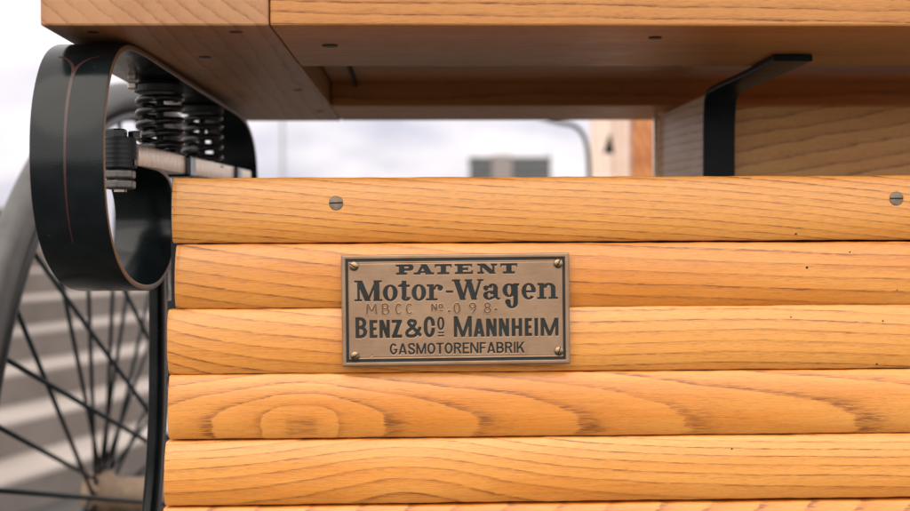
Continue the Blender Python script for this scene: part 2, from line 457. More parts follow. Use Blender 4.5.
# --- slats
MPP = .8/FPX
UC = 540.0
TOPV = [176.2, 242.0, 306.2, 371.2, 436.8, 503.2, 569.5]
def zv(v): return at(UC, v, 0).z
PITCHZ = zv(TOPV[0])-zv(TOPV[1])
def xu(u, v=300): return at(u, v, 0).x
BULGE = .0044
def yfront(q):            # q in -1..1 across the slat
    return -BULGE*(1-abs(q)**2.8)
ends = [172.5, 175.5, 167.8, 168.5, 164.8, 163.0, 162.0]
def sp(u, c, w): return 1/(1+np.exp(-(u-c)/w))
def ring_fn(i):
    def fn(u, v):
        if i == 0:
            return (v-176-.070*(u-172)-.00002*(u-400)**2+2.0*np.sin(u/95))/7.6
        if i == 1:
            d = u-175
            g = 34*(1-np.exp(-np.maximum(d, 0)/210))+.028*d + 3*np.exp(-((u-480)/70)**2)
            return (v-243-g)/12.5+.2
        if i == 2:
            d = u-168
            g = 30*(1-np.exp(-np.maximum(d, 0)/130))+.02*d + 2.5*np.sin(u/70)
            w = (v-306)/66
            g = g*(1+.9*w*np.exp(-np.maximum(d, 0)/160))
            return (v-306-g)/(10.5)+.35
        if i == 3:
            dx = u-300; dz = 423.5-v
            sr = np.interp(dx, [0, 13, 38, 84, 180, 280, 390, 565, 760], [0, .07, 1, 2, 3, 4, 5, 6, 7])
            sl = np.interp(-dx, [0, 13, 42, 90, 150, 230], [0, .07, 1, 2, 2.9, 3.8])
            sx = np.where(dx > 0, sr, sl)
            sz = np.interp(np.abs(dz), [0, 8, 21, 33, 44, 54, 64], [0, .07, 1, 2, 3, 4, 5])
            return (sx**1.7+sz**1.7)**(1/1.7)+.10+.02*np.sin(u/17)
        if i == 4:
            w = np.clip((v-437)/66, 0, 1)
            d = u-405
            soft = 60*(1-w)+8
            h = 25*np.exp(-((np.sqrt(d*d+soft*soft)-soft)/115)**1.25)
            return (v-437+h-.012*(u-400)-25)/(7.2+4.5*w)
        return (u*.9+(v-503)*1.3)/46
    return fn

def make_slat(i):
    x0 = xu(ends[i], TOPV[i]+33); x1 = xu(1075)
    zc = zv(TOPV[i])-PITCHZ/2; h = PITCHZ/2-(.00035, .0007, .0004, .00055, .0005, .0006, .0005)[i]; rot = (.0004, -.0012, .0006, -.0004, .0008, -.0006, 0)[i]
    qs = np.concatenate([[-1, -.985], np.linspace(-.955, .955, 25), [.985, 1]])
    prof = [(yfront(q)+(.0009 if abs(q) > .99 else .0002 if abs(q) > .97 else 0), q*h) for q in qs]   # bottom to top
    prof = prof + [(.012, h), (.014, h-.002), (.014, -h+.002), (.012, -h)]
    xs = np.concatenate([[x0, x0+.0005, x0+.0014], np.linspace(x0+.004, x1-.004, 330), [x1-.0012, x1]])
    ins = np.concatenate([[.0016, .0005, 0], np.zeros(330), [0.0004, .0016]])
    m = len(prof); v = []; f = []
    # slightly out-of-square sawn end
    lean = random.uniform(-.0006, .0010)
    for x, s in zip(xs, ins):
        for y, z in prof:
            yy = y+s if y < .005 else y-s
            zz = z*(1-s/h*.7)*(1+.005*math.sin(x*61+i*2.1)+.004*math.sin(x*143+i*5)+.003*math.sin(x*331+i))
            k = max(0, 1-(x-x0)/.02)
            v.append((x+k*lean*(-z/h), yy, zc+zz+rot*(x-.05)))
    n = len(xs)
    for a_ in range(n-1):
        for k in range(m):
            f.append((a_*m+k, a_*m+(k+1) % m, (a_+1)*m+(k+1) % m, (a_+1)*m+k))
    f.append(tuple(range(m))); f.append(tuple((n-1)*m+k for k in range(m))[::-1])
    f = [q[::-1] for q in f]
    mb = MB(); mb.add(v, f)
    o = mb.build('slat', ash, car, smooth=True)
    fn = ring_fn(i)
    set_attr(o, lambda x, y, z: fn((x-xu(165))/MPP+165, TOPV[i]+(zv(TOPV[i])-z)/MPP), i+.5)
    e = o.modifiers.new('es', 'EDGE_SPLIT'); e.split_angle = R(35)
    return o
slats = [make_slat(i) for i in range(7)]
def slat_y(i, v):
    return yfront((v-(TOPV[i]+33))/33.0)

def slotted_screw(u, v, Y, r, parent, mat, ang=0, dome=.0006, nrm=Vector((0, -1, 0))):
    c = at(u, v, Y); mb = MB()
    ca, sa = math.cos(ang), math.sin(ang)
    X = Vector((1, 0, 0)); Z = Vector((0, 0, 1))
    # head built as two half discs with a recessed slot between them
    sw = r*.11; steps = 22; v_ = []; f = []
    def pt(a_, b_, h): 
        q = X*(a_*ca-b_*sa)+Z*(a_*sa+b_*ca); return c+q+nrm*h
    for sgn in (1, -1):
        th0 = math.asin(sw/r)
        angs = np.linspace(th0, math.pi-th0, steps)
        rim0 = [pt(r*math.cos(t_), sgn*r*math.sin(t_), 0) for t_ in angs]
        rim1 = [pt(.93*r*math.cos(t_), sgn*max(sw, .93*r*math.sin(t_)), dome) for t_ in angs]
        mid = [pt(.55*r*math.cos(t_), sgn*max(sw, .55*r*math.sin(t_)), dome*1.5) for t_ in angs]
        cen = pt(0, sgn*sw, dome*1.7)
        b0 = len(mb.v); pts = rim0+rim1+mid+[cen]
        fs = []
        for k in range(steps-1):
            fs += [(k, k+1, steps+k+1, steps+k), (steps+k, steps+k+1, 2*steps+k+1, 2*steps+k), (2*steps+k, 2*steps+k+1, 3*steps)]
        # slot wall
        fs += [(0, steps, 2*steps, 3*steps, 3*steps-1, 2*steps-1, steps-1)]
        if sgn < 0: fs = [q[::-1] for q in fs]
        mb.add(pts, fs)
    o = mb.build('screw', mat, parent)
    s2 = MB(); s2.add([pt(-r*.97, -sw*1.2, .00004), pt(r*.97, -sw*1.2, .00004), pt(r*.97, sw*1.2, .00004), pt(-r*.97, sw*1.2, .00004)], [(0, 1, 2, 3)])
    n0 = len(o.data.materials)
    me = o.data; me.materials.append(fill_m)
    # join slot floor
    import bmesh
    bm = bmesh.new(); bm.from_mesh(me)
    vs = [bm.verts.new(p_) for p_ in s2.v]; fc = bm.faces.new(vs); fc.material_index = 1
    bm.normal_update(); bm.to_mesh(me); bm.free()
    return o
for u, v, an in ((336, 203, .03), (896.5, 198.5, .0)):
    slotted_screw(u, v, slat_y(0, v+.5)-.0004, .0047, slats[0], steel, an, .0003)
for i, u, v, r in ((0, 796, 233.7, .0008), (1, 807, 267.5, .0009), (1, 850, 252, .0005), (2, 791, 317, .0005), (2, 883, 321, .0006), (2, 877, 364, .0006), (4, 732, 449, .0006), (1, 897, 290, .0005)):
    c = at(u, v, slat_y(i, v+(u-540)*.008)-.00012); mb = MB()
    lathe(mb, [(r, -.0006), (r, .0), (r*.5, .00008)], c, 10, Vector((0, -1, 0))); mb.build('nail_hole', fill_m, slats[i])

# added unseen backing behind the slats, keeps the gaps dark
mb = MB(); box(mb, (xu(167), .0143, .55), (xu(190), .030, zv(188))); box(mb, (xu(162.5), .0153, .55), (xu(167)-.0002, .029, zv(300)))
mb.build('dark_gap_strip', iron_matt, car)
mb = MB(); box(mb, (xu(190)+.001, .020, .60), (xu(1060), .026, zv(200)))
mb.build('gap_backing', shadow_m, car)
# bowed iron bar beside the slat ends
mb = MB()
pts = [at(158.5, v_, .125) for v_ in (176, 260, 340)]+[at(158, 400, .124), at(156.5, 440, .123), at(154, 480, .121), at(150, 520, .117), at(143, 570, .11), at(131, 640, .10)]
sweep_flat(mb, catmull(pts, 6), .0112, .024, .0042)
mb.build('side_bar', iron, car, True)

# --- seat frame above
ZS = at(300, 26, -.075).z
yA, yB, yC, yD = -.075, .095, .36, .50
xl = at(40, 22, yA).x; xs0 = at(268.5, 26, yA).x; xs1 = at(341, 118, yD).x; TH = .048
XR = .62
def board(name, quad, z0, z1, mat, ring, seed, parent=car, bevel=.0015):
    m_ = MB(); prism(m_, quad, z0, z1); o_ = m_.build(name, mat, parent, bevel=bevel)
    set_attr(o_, ring, seed); return o_
def lerpx(y): return xs0+(xs1-xs0)*(y-yA)/(yD-yA)
side_rail = board('seat_side_rail', [(xl, yA), (lerpx(yA), yA), (lerpx(yD), yD), (xl, yD)], ZS, ZS+TH, ash_side,
      lambda x, y, z: (x*.9+(z-ZS)*1.15)/.0125+y*1.5, 1.7)
g_ = .0006
front_rail = board('seat_front_rail', [(lerpx(yA)+g_, yA+.0012), (XR, yA+.0012), (XR, yB), (lerpx(yB)+g_, yB)], ZS+.0004, ZS+TH, ash_seat,
      lambda x, y, z: (y*.9+(z-ZS)*.8+x*.012)/.0055, 2.3)
back_rail = board('seat_back_rail', [(lerpx(yC)+g_, yC), (XR, yC), (XR, yD), (lerpx(yD)+g_, yD)], ZS+.0004, ZS+TH, ash_seat,
      lambda x, y, z: (y+z*.5)/.011, 4.1)
seat_panel = board('seat_panel', [(lerpx(yB)+.0012, yB+.001), (XR, yB+.001), (XR, yC-.001), (lerpx(yC)+.0012, yC-.001)], ZS+.024, ZS+TH-.004, ash_seat,
      lambda x, y, z: (y+z*.3+x*.02)/.010, 5.2)
mb = MB(); b0 = at(345, 72, .2); box(mb, (b0.x, yB+.001, ZS+.019), (b0.x+.0022, yC-.001, ZS+.0238)); mb.build('seam_strip', shadow_m, car)  # thin dark strip added to draw the seam line in the seat panel
mb = MB(); prism(mb, [(xl+.004, yA+.01), (XR, yA+.01), (XR, yD-.004), (xl+.004, yD-.004)], ZS+TH+.001, ZS+TH+.03)
o = mb.build('seat_top', ash_seat, car, bevel=.004); set_attr(o, lambda x, y, z: (y+z*.4)/.012, 6.4)
def zplane(u, v, z):
    d = fwd*FPX + rgt*(u-455.0) - upv*(v-255.5)
    return EYE + d*((z-EYE.z)/d.z)
for par, u, v, r in ((front_rail, 330, 46, .0055), (front_rail, 655, 38, .0045), (side_rail, 236, 32, .0045), (side_rail, 93, 32, .004), (side_rail, 205, 57, .005), (side_rail, 298, 90, .0045), (side_rail, 320, 111, .004)):
    c = zplane(u, v, ZS); mb = MB()
    lathe(mb, [(r, -.0007), (r*.9, -.0011), (r*.5, -.0013)], c+Vector((0, 0, .0008)), 20, Vector((0, 0, 1)))
    mb.v = [(x, y, 2*(c.z)-z-.0006 if False else z) for x, y, z in mb.v]
    mb.build('screw', plug_m, par)

# --- iron strap spring at the left
def xc(Y):
    return -.2080+.018*max(0, (Y+.07))/.46
zo = EYE.z
sidep = [(.445, -.06), (.452, .02), (.452, .066), (.440, .094), (.41, .112), (.36, .1205), (.25, .1225), (.14, .1240), (.06, .1255), (.012, .1262), (-.028, .1235),
         (-.056, .110), (-.0735, .083), (-.079, .050), (-.073, .018), (-.057, -.006), (-.028, -.0235), (.012, -.0310), (.050, -.0285), (.081, -.015), (.095, .006), (.094, .028), (.080, .044), (.055, .0505), (.02, .0515), (-.012, .0515)]
path = catmull([Vector((xc(Y), Y, zo+z)) for Y, z in sidep], 8)
mb = MB(); sweep_flat(mb, path, .0440, .0042, .0008)
strap = mb.build('strap_spring', iron, car, True)
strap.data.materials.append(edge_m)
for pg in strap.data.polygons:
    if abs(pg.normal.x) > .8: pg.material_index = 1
e_ = strap.modifiers.new('es', 'EDGE_SPLIT'); e_.split_angle = R(50)
# pinstripe: a thin painted line with a forked head, laid on the strap's outer face
def outer_pt(s, off):
    """s: index into path (float); off: sideways"""
    i = int(s); k = s-i; p_ = path[i].lerp(path[min(i+1, len(path)-1)], k)
    t_ = (path[min(i+2, len(path)-1)]-path[max(i-1, 0)]).normalized()
    nn = Vector((1, 0, 0)).cross(t_).normalized()
    ref = Vector((0, .01, zo+.045))
    if nn.dot(p_-ref) < 0: nn = -nn
    return p_+nn*(.0021+.00018)+Vector((off, 0, 0))
def stripe(samples, w):
    v = []; f = []
    for k, (s, off) in enumerate(samples):
        k0, k1 = max(k-1, 0), min(k+1, len(samples)-1)
        d = (outer_pt(*samples[k1])-outer_pt(*samples[k0])).normalized()
        p_ = outer_pt(s, off); i = int(s)
        t_ = (path[min(i+2, len(path)-1)]-path[max(i-1, 0)]).normalized()
        nn = Vector((1, 0, 0)).cross(t_).normalized()
        sd_ = nn.cross(d).normalized(); ww = w*(1-.6*(k/(len(samples)-1)))
        v += [p_+sd_*ww, p_-sd_*ww]
    f = [(2*k, 2*k+1, 2*k+3, 2*k+2) for k in range(len(samples)-1)]
    return v, f
iF = 11*8        # index near the upper front bend
mb = MB()
mb.add(*stripe([(iF+3+.5*k, -.0008*(k/18)**.5) for k in range(0, 54)], .0011))
for sg in (-1, 1):
    mb.add(*stripe([(iF+3-4.0*math.sin(q*1.35), sg*.0125*q**1.5) for q in np.linspace(0, 1, 14)], .0012))
mb.build('pinstripe', pin_m, strap)

def coil(Y, mat):
    cx = xc(Y)+.004; z0, z1 = zo+.066, zo+.1195
    turns = 5.0; pts = []
    n = int(turns*28)
    for k in range(n+1):
        t_ = k/n; a_ = 2*math.pi*turns*t_+1.0
        tz = np.interp(t_, [0, .1, .9, 1], [0, .055, .945, 1])
        pts.append(Vector((cx+.0158*math.cos(a_), Y+.0158*math.sin(a_), z0+.003+(z1-z0-.0125)*tz)))
    m_ = MB(); tube(m_, pts, .0028, 10); o_ = m_.build('coil_spring', mat, car, True)
    m_ = MB(); lathe(m_, [(.017, z1-.0065), (.019, z1-.0055), (.019, z1-.001), (.016, z1+.002)], (cx, Y, 0), 32); m_.build('spring_cap', iron_matt, o_)
    m_ = MB(); lathe(m_, [(.0030, z0-.004), (.0030, z1-.010)], (cx, Y, 0), 20); m_.build('guide_rod', iron_matt, o_)
    m_ = MB(); lathe(m_, [(.018, z0-.0005), (.019, z0+.0006), (.010, z0+.0010)], (cx, Y, 0), 32); m_.build('spring_seat', iron_matt, o_)
    return o_
coil(.125, gloss); coil(.272, gloss)
# square-headed bolts in the strap above the springs
for dz in (.0, -.0072):
    c = at(132.3, 76.5, .095); m_ = MB(); box(m_, (c.x-.0030, c.y-.003, c.z-.0022+dz), (c.x+.0030, c.y+.004, c.z+.0028+dz))
    m_.build('nut', bright, car, bevel=.0009)
m_ = MB(); c = at(139, 60, .104); box(m_, (c.x-.006, c.y, c.z-.013), (c.x+.016, c.y+.03, c.z+.010)); m_.build('strap_clip', iron_matt, car, bevel=.002)

# pale bar carrying the springs, its clamps and the bolt through its front end
pA, pB = at(139, 155, -.004), at(251, 178, .42)
bt = [Vector((pA.x-.017, pA.y, pA.z)), Vector((pB.x-.017, pB.y, pB.z))]
mb = MB(); sweep_flat(mb, bt, .034, .0150, .0018)
bar = mb.build('spring_bar', bar_m, car, True); bar.modifiers.new('es', 'EDGE_SPLIT').split_angle = R(35)
for k in (.36, .83):
    p_ = bt[0].lerp(bt[1], k); m_ = MB()
    box(m_, (p_.x-.0195, p_.y-.016, p_.z-.0095), (p_.x+.0195, p_.y+.010, p_.z+.0070)); m_.build('clamp', iron, bar, bevel=.002)
c = at(120, 153, -.008); r_ = .0108
m_ = MB(); prof_ = [(r_*.9, -.0105), (r_, -.0095)]
for k in range(6): prof_ += [(r_, -.0095+.0031*k+.0002), (r_*.965, -.0095+.0031*k+.0016), (r_, -.0095+.0031*k+.0029)]
prof_ += [(r_, .0095), (r_*.9, .0102)]
lathe(m_, prof_, c, 40)
bolt = m_.build('bolt_stack', iron_matt, car, True); bolt.modifiers.new('es', 'EDGE_SPLIT').split_angle = R(40)
m_ = MB(); lathe(m_, [(.0072, 0), (.0072, .0042), (.0062, .0052)], c+Vector((-.0022, 0, .0104)), 6); m_.build('bolt_head', iron, bolt)
m_ = MB(); lathe(m_, [(.0045, 0), (.0045, .0034), (.0036, .0042)], c+Vector((.0088, .004, .0104)), 6); m_.build('bolt_head', iron, bolt)
for k in range(2):
    m_ = MB(); lathe(m_, [(.0094, 0), (.0104, .0010), (.0104, .0052), (.0094, .0062)], c+Vector((0, 0, -.0238+.0066*k)), 6)
    m_.build('nut', nut_m, bolt, bevel=.0006)
m_ = MB(); lathe(m_, [(.0040, -.0255), (.0040, -.0107)], c, 14); m_.build('shank', bright, bolt)

# --- bracket and boxed panels on the right
mb = MB()
xb_ = at(792, 58, .05).x-.004
br = [Vector((xb_, .035, ZS-.0025)), Vector((xb_, .12, ZS-.0025)), Vector((xb_-.002, .200, ZS-.0025)), Vector((xb_-.003, .221, ZS-.006)), Vector((xb_-.003, .229, ZS-.022)), Vector((xb_-.003, .231, ZS-.06)), Vector((xb_-.003, .231, ZS-.20)), Vector((xb_-.003, .231, ZS-.40))]
sweep_flat(mb, catmull(br, 5), .0275, .0045, .0007)
bk = mb.build('seat_bracket', bracket_m, car, True); bk.modifiers.new('es', 'EDGE_SPLIT').split_angle = R(45)
pN = at(706, 140, .245); pF = at(661, 140, .42)
zb = .72
board('box_side_panel', [(pN.x-.0005, .245), (pN.x+.010, .245), (pF.x+.010, .43), (pF.x-.0005, .43)], zb, ZS-.002, ash_pale, lambda x, y, z: ((z-ZS)*.95-y*.02)/.0075, 7.1)
xp = at(747, 140, .25).x
board('box_front_panel', [(pN.x+.0115, .250), (XR-.05, .250), (XR-.05, .268), (pN.x+.0115, .268)], zb, at(800, 105.5, .25).z, ash_panel, lambda x, y, z: ((z-ZS)-.20*(x-xp)+.12*(x-xp)**2)/.0125, 8.4)
mb = MB(); box(mb, (pF.x-.006, .425, zb), (pF.x-.0015, .433, ZS-.001)); mb.build('corner_bead', bar_m, car)
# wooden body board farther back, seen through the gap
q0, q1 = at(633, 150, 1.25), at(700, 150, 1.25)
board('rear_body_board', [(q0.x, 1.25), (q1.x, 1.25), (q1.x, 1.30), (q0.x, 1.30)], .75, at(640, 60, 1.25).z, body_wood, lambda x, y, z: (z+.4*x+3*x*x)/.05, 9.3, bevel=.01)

# --- wheel
wc = EYE+Vector((-.382, 1.68, -.354)); RW = .57; th = .097
wx = Vector((math.cos(th), -math.sin(th), 0)); wy = Vector((math.sin(th), math.cos(th), 0)); wz = Vector((0, 0, 1))
wheel_hub = MB()
lathe(wheel_hub, [(.016, -.085), (.03, -.08), (.034, -.05), (.024, -.04), (.026, .0), (.030, .05), (.046, .085), (.052, .11), (.03, .13), (.02, .15)], wc, 32, wx)
wheel = bpy.data.objects.new('wheel', None); C.objects.link(wheel); wheel.parent = car
wheel.matrix_parent_inverse = Matrix.Translation(-car.location)
def wl(mb_, nm, mat, sm=True): return mb_.build(nm, mat, wheel, sm)
def wring(r, rr, x=0, flat=1.0, m=16, n=160):
    m_ = MB(); v = []; f = []
    for k in range(n):
        a_ = 2*math.pi*k/n; dr = wy*math.cos(a_)+wz*math.sin(a_)
        for j in range(m):
            b_ = 2*math.pi*j/m
            v.append(wc+dr*(r+rr*flat*math.cos(b_))+wx*(x+rr*math.sin(b_)))
    for k in range(n):
        for j in range(m):
            f.append((k*m+j, k*m+(j+1) % m, ((k+1) % n)*m+(j+1) % m, ((k+1) % n)*m+j))
    m_.add(v, f); return m_
wl(wring(RW-.019, .019), 'tyre', rubber)
wl(wring(RW-.044, .017, 0, .45), 'rim', rimpaint)
wl(wheel_hub, 'hub', hub_m)
NS = 48
for k in range(NS):
    a_ = 2*math.pi*(k+.3)/NS
    side = -1 if k % 2 else 1
    off = (.30 if (k//2) % 2 else -.30)
    rim_p = wc+(wy*math.cos(a_)+wz*math.sin(a_))*(RW-.050)
    fx = -.06 if side < 0 else .10
    hub_p = wc+(wy*math.cos(a_+off*1.6)+wz*math.sin(a_+off*1.6))*.034+wx*fx
    m_ = MB(); tube(m_, [rim_p, hub_p], .0029, 8); wl(m_, 'spoke', spoke_m)

# ------------------------------------------------------------------ nameplate: real engraved relief
PW, PH = 835.0, 408.0                      # drawing units of the plate
UN = .1507/PW                              # metres per unit
STEP = .80
gx = np.arange(0, PW+STEP*.5, STEP); gy = np.arange(0, PH+STEP*.5, STEP)
GX, GY = np.meshgrid(gx, gy)
OX, OY = 38.0, 52.0                        # offset of the drawing coordinates
def new_mask(): return np.zeros(GX.shape, bool)
def fill(mask, pts, val=True):
    P = np.array(pts, float)-[OX, OY]
    x0, y0 = P.min(0); x1, y1 = P.max(0)
    i0, i1 = max(int(y0/STEP)-1, 0), min(int(y1/STEP)+2, len(gy)); j0, j1 = max(int(x0/STEP)-1, 0), min(int(x1/STEP)+2, len(gx))
    X = GX[i0:i1, j0:j1]; Y = GY[i0:i1, j0:j1]; ins = np.zeros(X.shape, bool)
    n = len(P)
    for a_ in range(n):
        xa, ya = P[a_]; xb, yb = P[(a_+1) % n]
        if ya == yb: continue
        c_ = ((Y < ya) != (Y < yb)) & (X < (xb-xa)*(Y-ya)/(yb-ya)+xa)
        ins ^= c_
    if val: mask[i0:i1, j0:j1] |= ins
    else: mask[i0:i1, j0:j1] &= ~ins
def rect(m, x0, y0, x1, y1): fill(m, [(x0, y0), (x1, y0), (x1, y1), (x0, y1)])
def bar_(m, x0, y0, x1, y1, w):             # diagonal with horizontal ends, w = horizontal width
    fill(m, [(x0-w/2, y0), (x0+w/2, y0), (x1+w/2, y1), (x1-w/2, y1)])
def arc(m, cx, cy, rx, ry, tx, ty, a0=0, a1=360):
    t_ = np.radians(np.linspace(a0, a1, 60))
    o_ = [(cx+rx*math.cos(q), cy-ry*math.sin(q)) for q in t_]; i_ = [(cx+(rx-tx)*math.cos(q), cy-(ry-ty)*math.sin(q)) for q in t_]
    fill(m, o_+i_[::-1])
def disc(m, cx, cy, r): arc(m, cx, cy, r, r, r*.999, r*.999)
def stroke(m, pts, w):
    q = catmull([(x, y, 0) for x, y in pts], 10) if len(pts) > 2 else [Vector((x, y, 0)) for x, y in pts]
    for a_, b_ in zip(q[:-1], q[1:]):
        d = (b_-a_); 
        if d.length < 1e-6: continue
        d.normalize(); nn = Vector((-d.y, d.x, 0))*w/2
        fill(m, [(a_+nn)[:2], (b_+nn)[:2], (b_-nn)[:2], (a_-nn)[:2]])
    for a_ in q[1:-1]: disc(m, a_.x, a_.y, w/2)
def bowl(m, xs, xe, y0, y1, tv, th):        # D-shape opening to the left
    ry = (y1-y0)/2; rx = min((xe-xs)*.62, ry*1.1); cx = xe-rx
    rect(m, xs, y0, cx, y0+th); rect(m, xs, y1-th, cx, y1)
    arc(m, cx, (y0+y1)/2, rx, ry, tv, th, -90, 90)

def sans(m, ch, x0, x1, yt, yb, tv, th):
    w = x1-x0; h = yb-yt; ym = (yt+yb)/2
    if ch in 'EF':
        rect(m, x0, yt, x0+tv, yb); rect(m, x0, yt, x1, yt+th); rect(m, x0, ym-th*.55, x1-w*.1, ym+th*.45)
        if ch == 'E': rect(m, x0, yb-th, x1, yb)
    elif ch == 'H': rect(m, x0, yt, x0+tv, yb); rect(m, x1-tv, yt, x1, yb); rect(m, x0, ym-th/2, x1, ym+th/2)
    elif ch == 'I': rect(m, x0, yt, x1, yb)
    elif ch == 'T': rect(m, x0, yt, x1, yt+th); rect(m, (x0+x1-tv)/2, yt, (x0+x1+tv)/2, yb)
    elif ch == 'N': rect(m, x0, yt, x0+tv*.9, yb); rect(m, x1-tv*.9, yt, x1, yb); bar_(m, x0+tv*.5, yt, x1-tv*.5, yb, tv*1.05)
    elif ch == 'Z': rect(m, x0, yt, x1, yt+th); rect(m, x0, yb-th, x1, yb); bar_(m, x1-tv*.62, yt+th*.3, x0+tv*.62, yb-th*.3, tv*1.2)
    elif ch == 'M':
        rect(m, x0, yt, x0+tv*.9, yb); rect(m, x1-tv*.9, yt, x1, yb)
        bar_(m, x0+tv*.5, yt, (x0+x1)/2, yb, tv*.95); bar_(m, x1-tv*.5, yt, (x0+x1)/2, yb, tv*.95)
    elif ch == 'A':
        xm = (x0+x1)/2; bar_(m, xm, yt, x0+tv*.5, yb, tv); bar_(m, xm, yt, x1-tv*.5, yb, tv); rect(m, x0+w*.22, yb-h*.30, x1-w*.22, yb-h*.30+th*.85)
    elif ch == 'K':
        rect(m, x0, yt, x0+tv, yb); bar_(m, x1-tv*.6, yt, x0+tv*.9, yb-h*.36, tv*1.15); bar_(m, x0+w*.45, yt+h*.42, x1-tv*.55, yb, tv*1.15)
    elif ch == 'R':
        rect(m, x0, yt, x0+tv, yb); bowl(m, x0, x1-w*.04, yt, yt+h*.55, tv, th); bar_(m, x0+w*.52, yt+h*.5, x1-tv*.5, yb, tv*1.05)
    elif ch == 'B':
        rect(m, x0, yt, x0+tv, yb); bowl(m, x0, x1-w*.06, yt, ym+th*.45, tv, th); bowl(m, x0, x1, ym-th*.5, yb, tv, th)
    elif ch == 'O': arc(m, (x0+x1)/2, ym, w/2, h/2, tv, th)
    elif ch in 'CG':
        ry = min(h/2, w*.75); 
        flat_ = ry > h*.44
        arc(m, (x0+x1)/2, yt+ry, w/2, ry, tv, th, 38 if flat_ else 15, 180); arc(m, (x0+x1)/2, yb-ry, w/2, ry, tv, th, 180, 345 if ch == 'C' else 360)
        rect(m, x0, yt+ry, x0+tv, yb-ry)
        if ch == 'C': rect(m, x1-tv, yt+ry*.75, x1, yt+ry*1.12); rect(m, x1-tv, yb-ry*1.12, x1, yb-ry*.75)
        else: rect(m, x1-tv, ym+h*.02, x1, yb-ry); rect(m, x0+w*.5, ym+h*.02, x1, ym+h*.02+th*.8)
    elif ch == 'S':
        k = tv/2; stroke(m, [(x1-k, yt+h*.27), (x1-w*.25, yt+th*.55), ((x0+x1)/2, yt+th*.5), (x0+w*.22, yt+th*.7), (x0+k, yt+h*.25), (x0+w*.28, yt+h*.43), (x1-w*.28, yt+h*.57), (x1-k, yt+h*.75), (x1-w*.22, yb-th*.7), ((x0+x1)/2, yb-th*.5), (x0+w*.25, yb-th*.55), (x0+k, yb-h*.27)], (tv+th)/2)
    elif ch == '&':
        k = th*.5; stroke(m, [(x1-w*.02, yb-k*1.3), (x0+w*.55, ym+h*.02), (x0+w*.22, yt+h*.24), (x0+w*.30, yt+h*.09), (x0+w*.45, yt+k*1.1), (x0+w*.60, yt+h*.12), (x0+w*.62, yt+h*.26), (x0+w*.42, ym-h*.03), (x0+w*.12, ym+h*.18), (x0+w*.12, yb-h*.13), (x0+w*.34, yb-k), (x0+w*.62, yb-h*.12), (x0+w*.82, ym+h*.16), (x0+w*.93, ym-h*.02)], tv*.86)

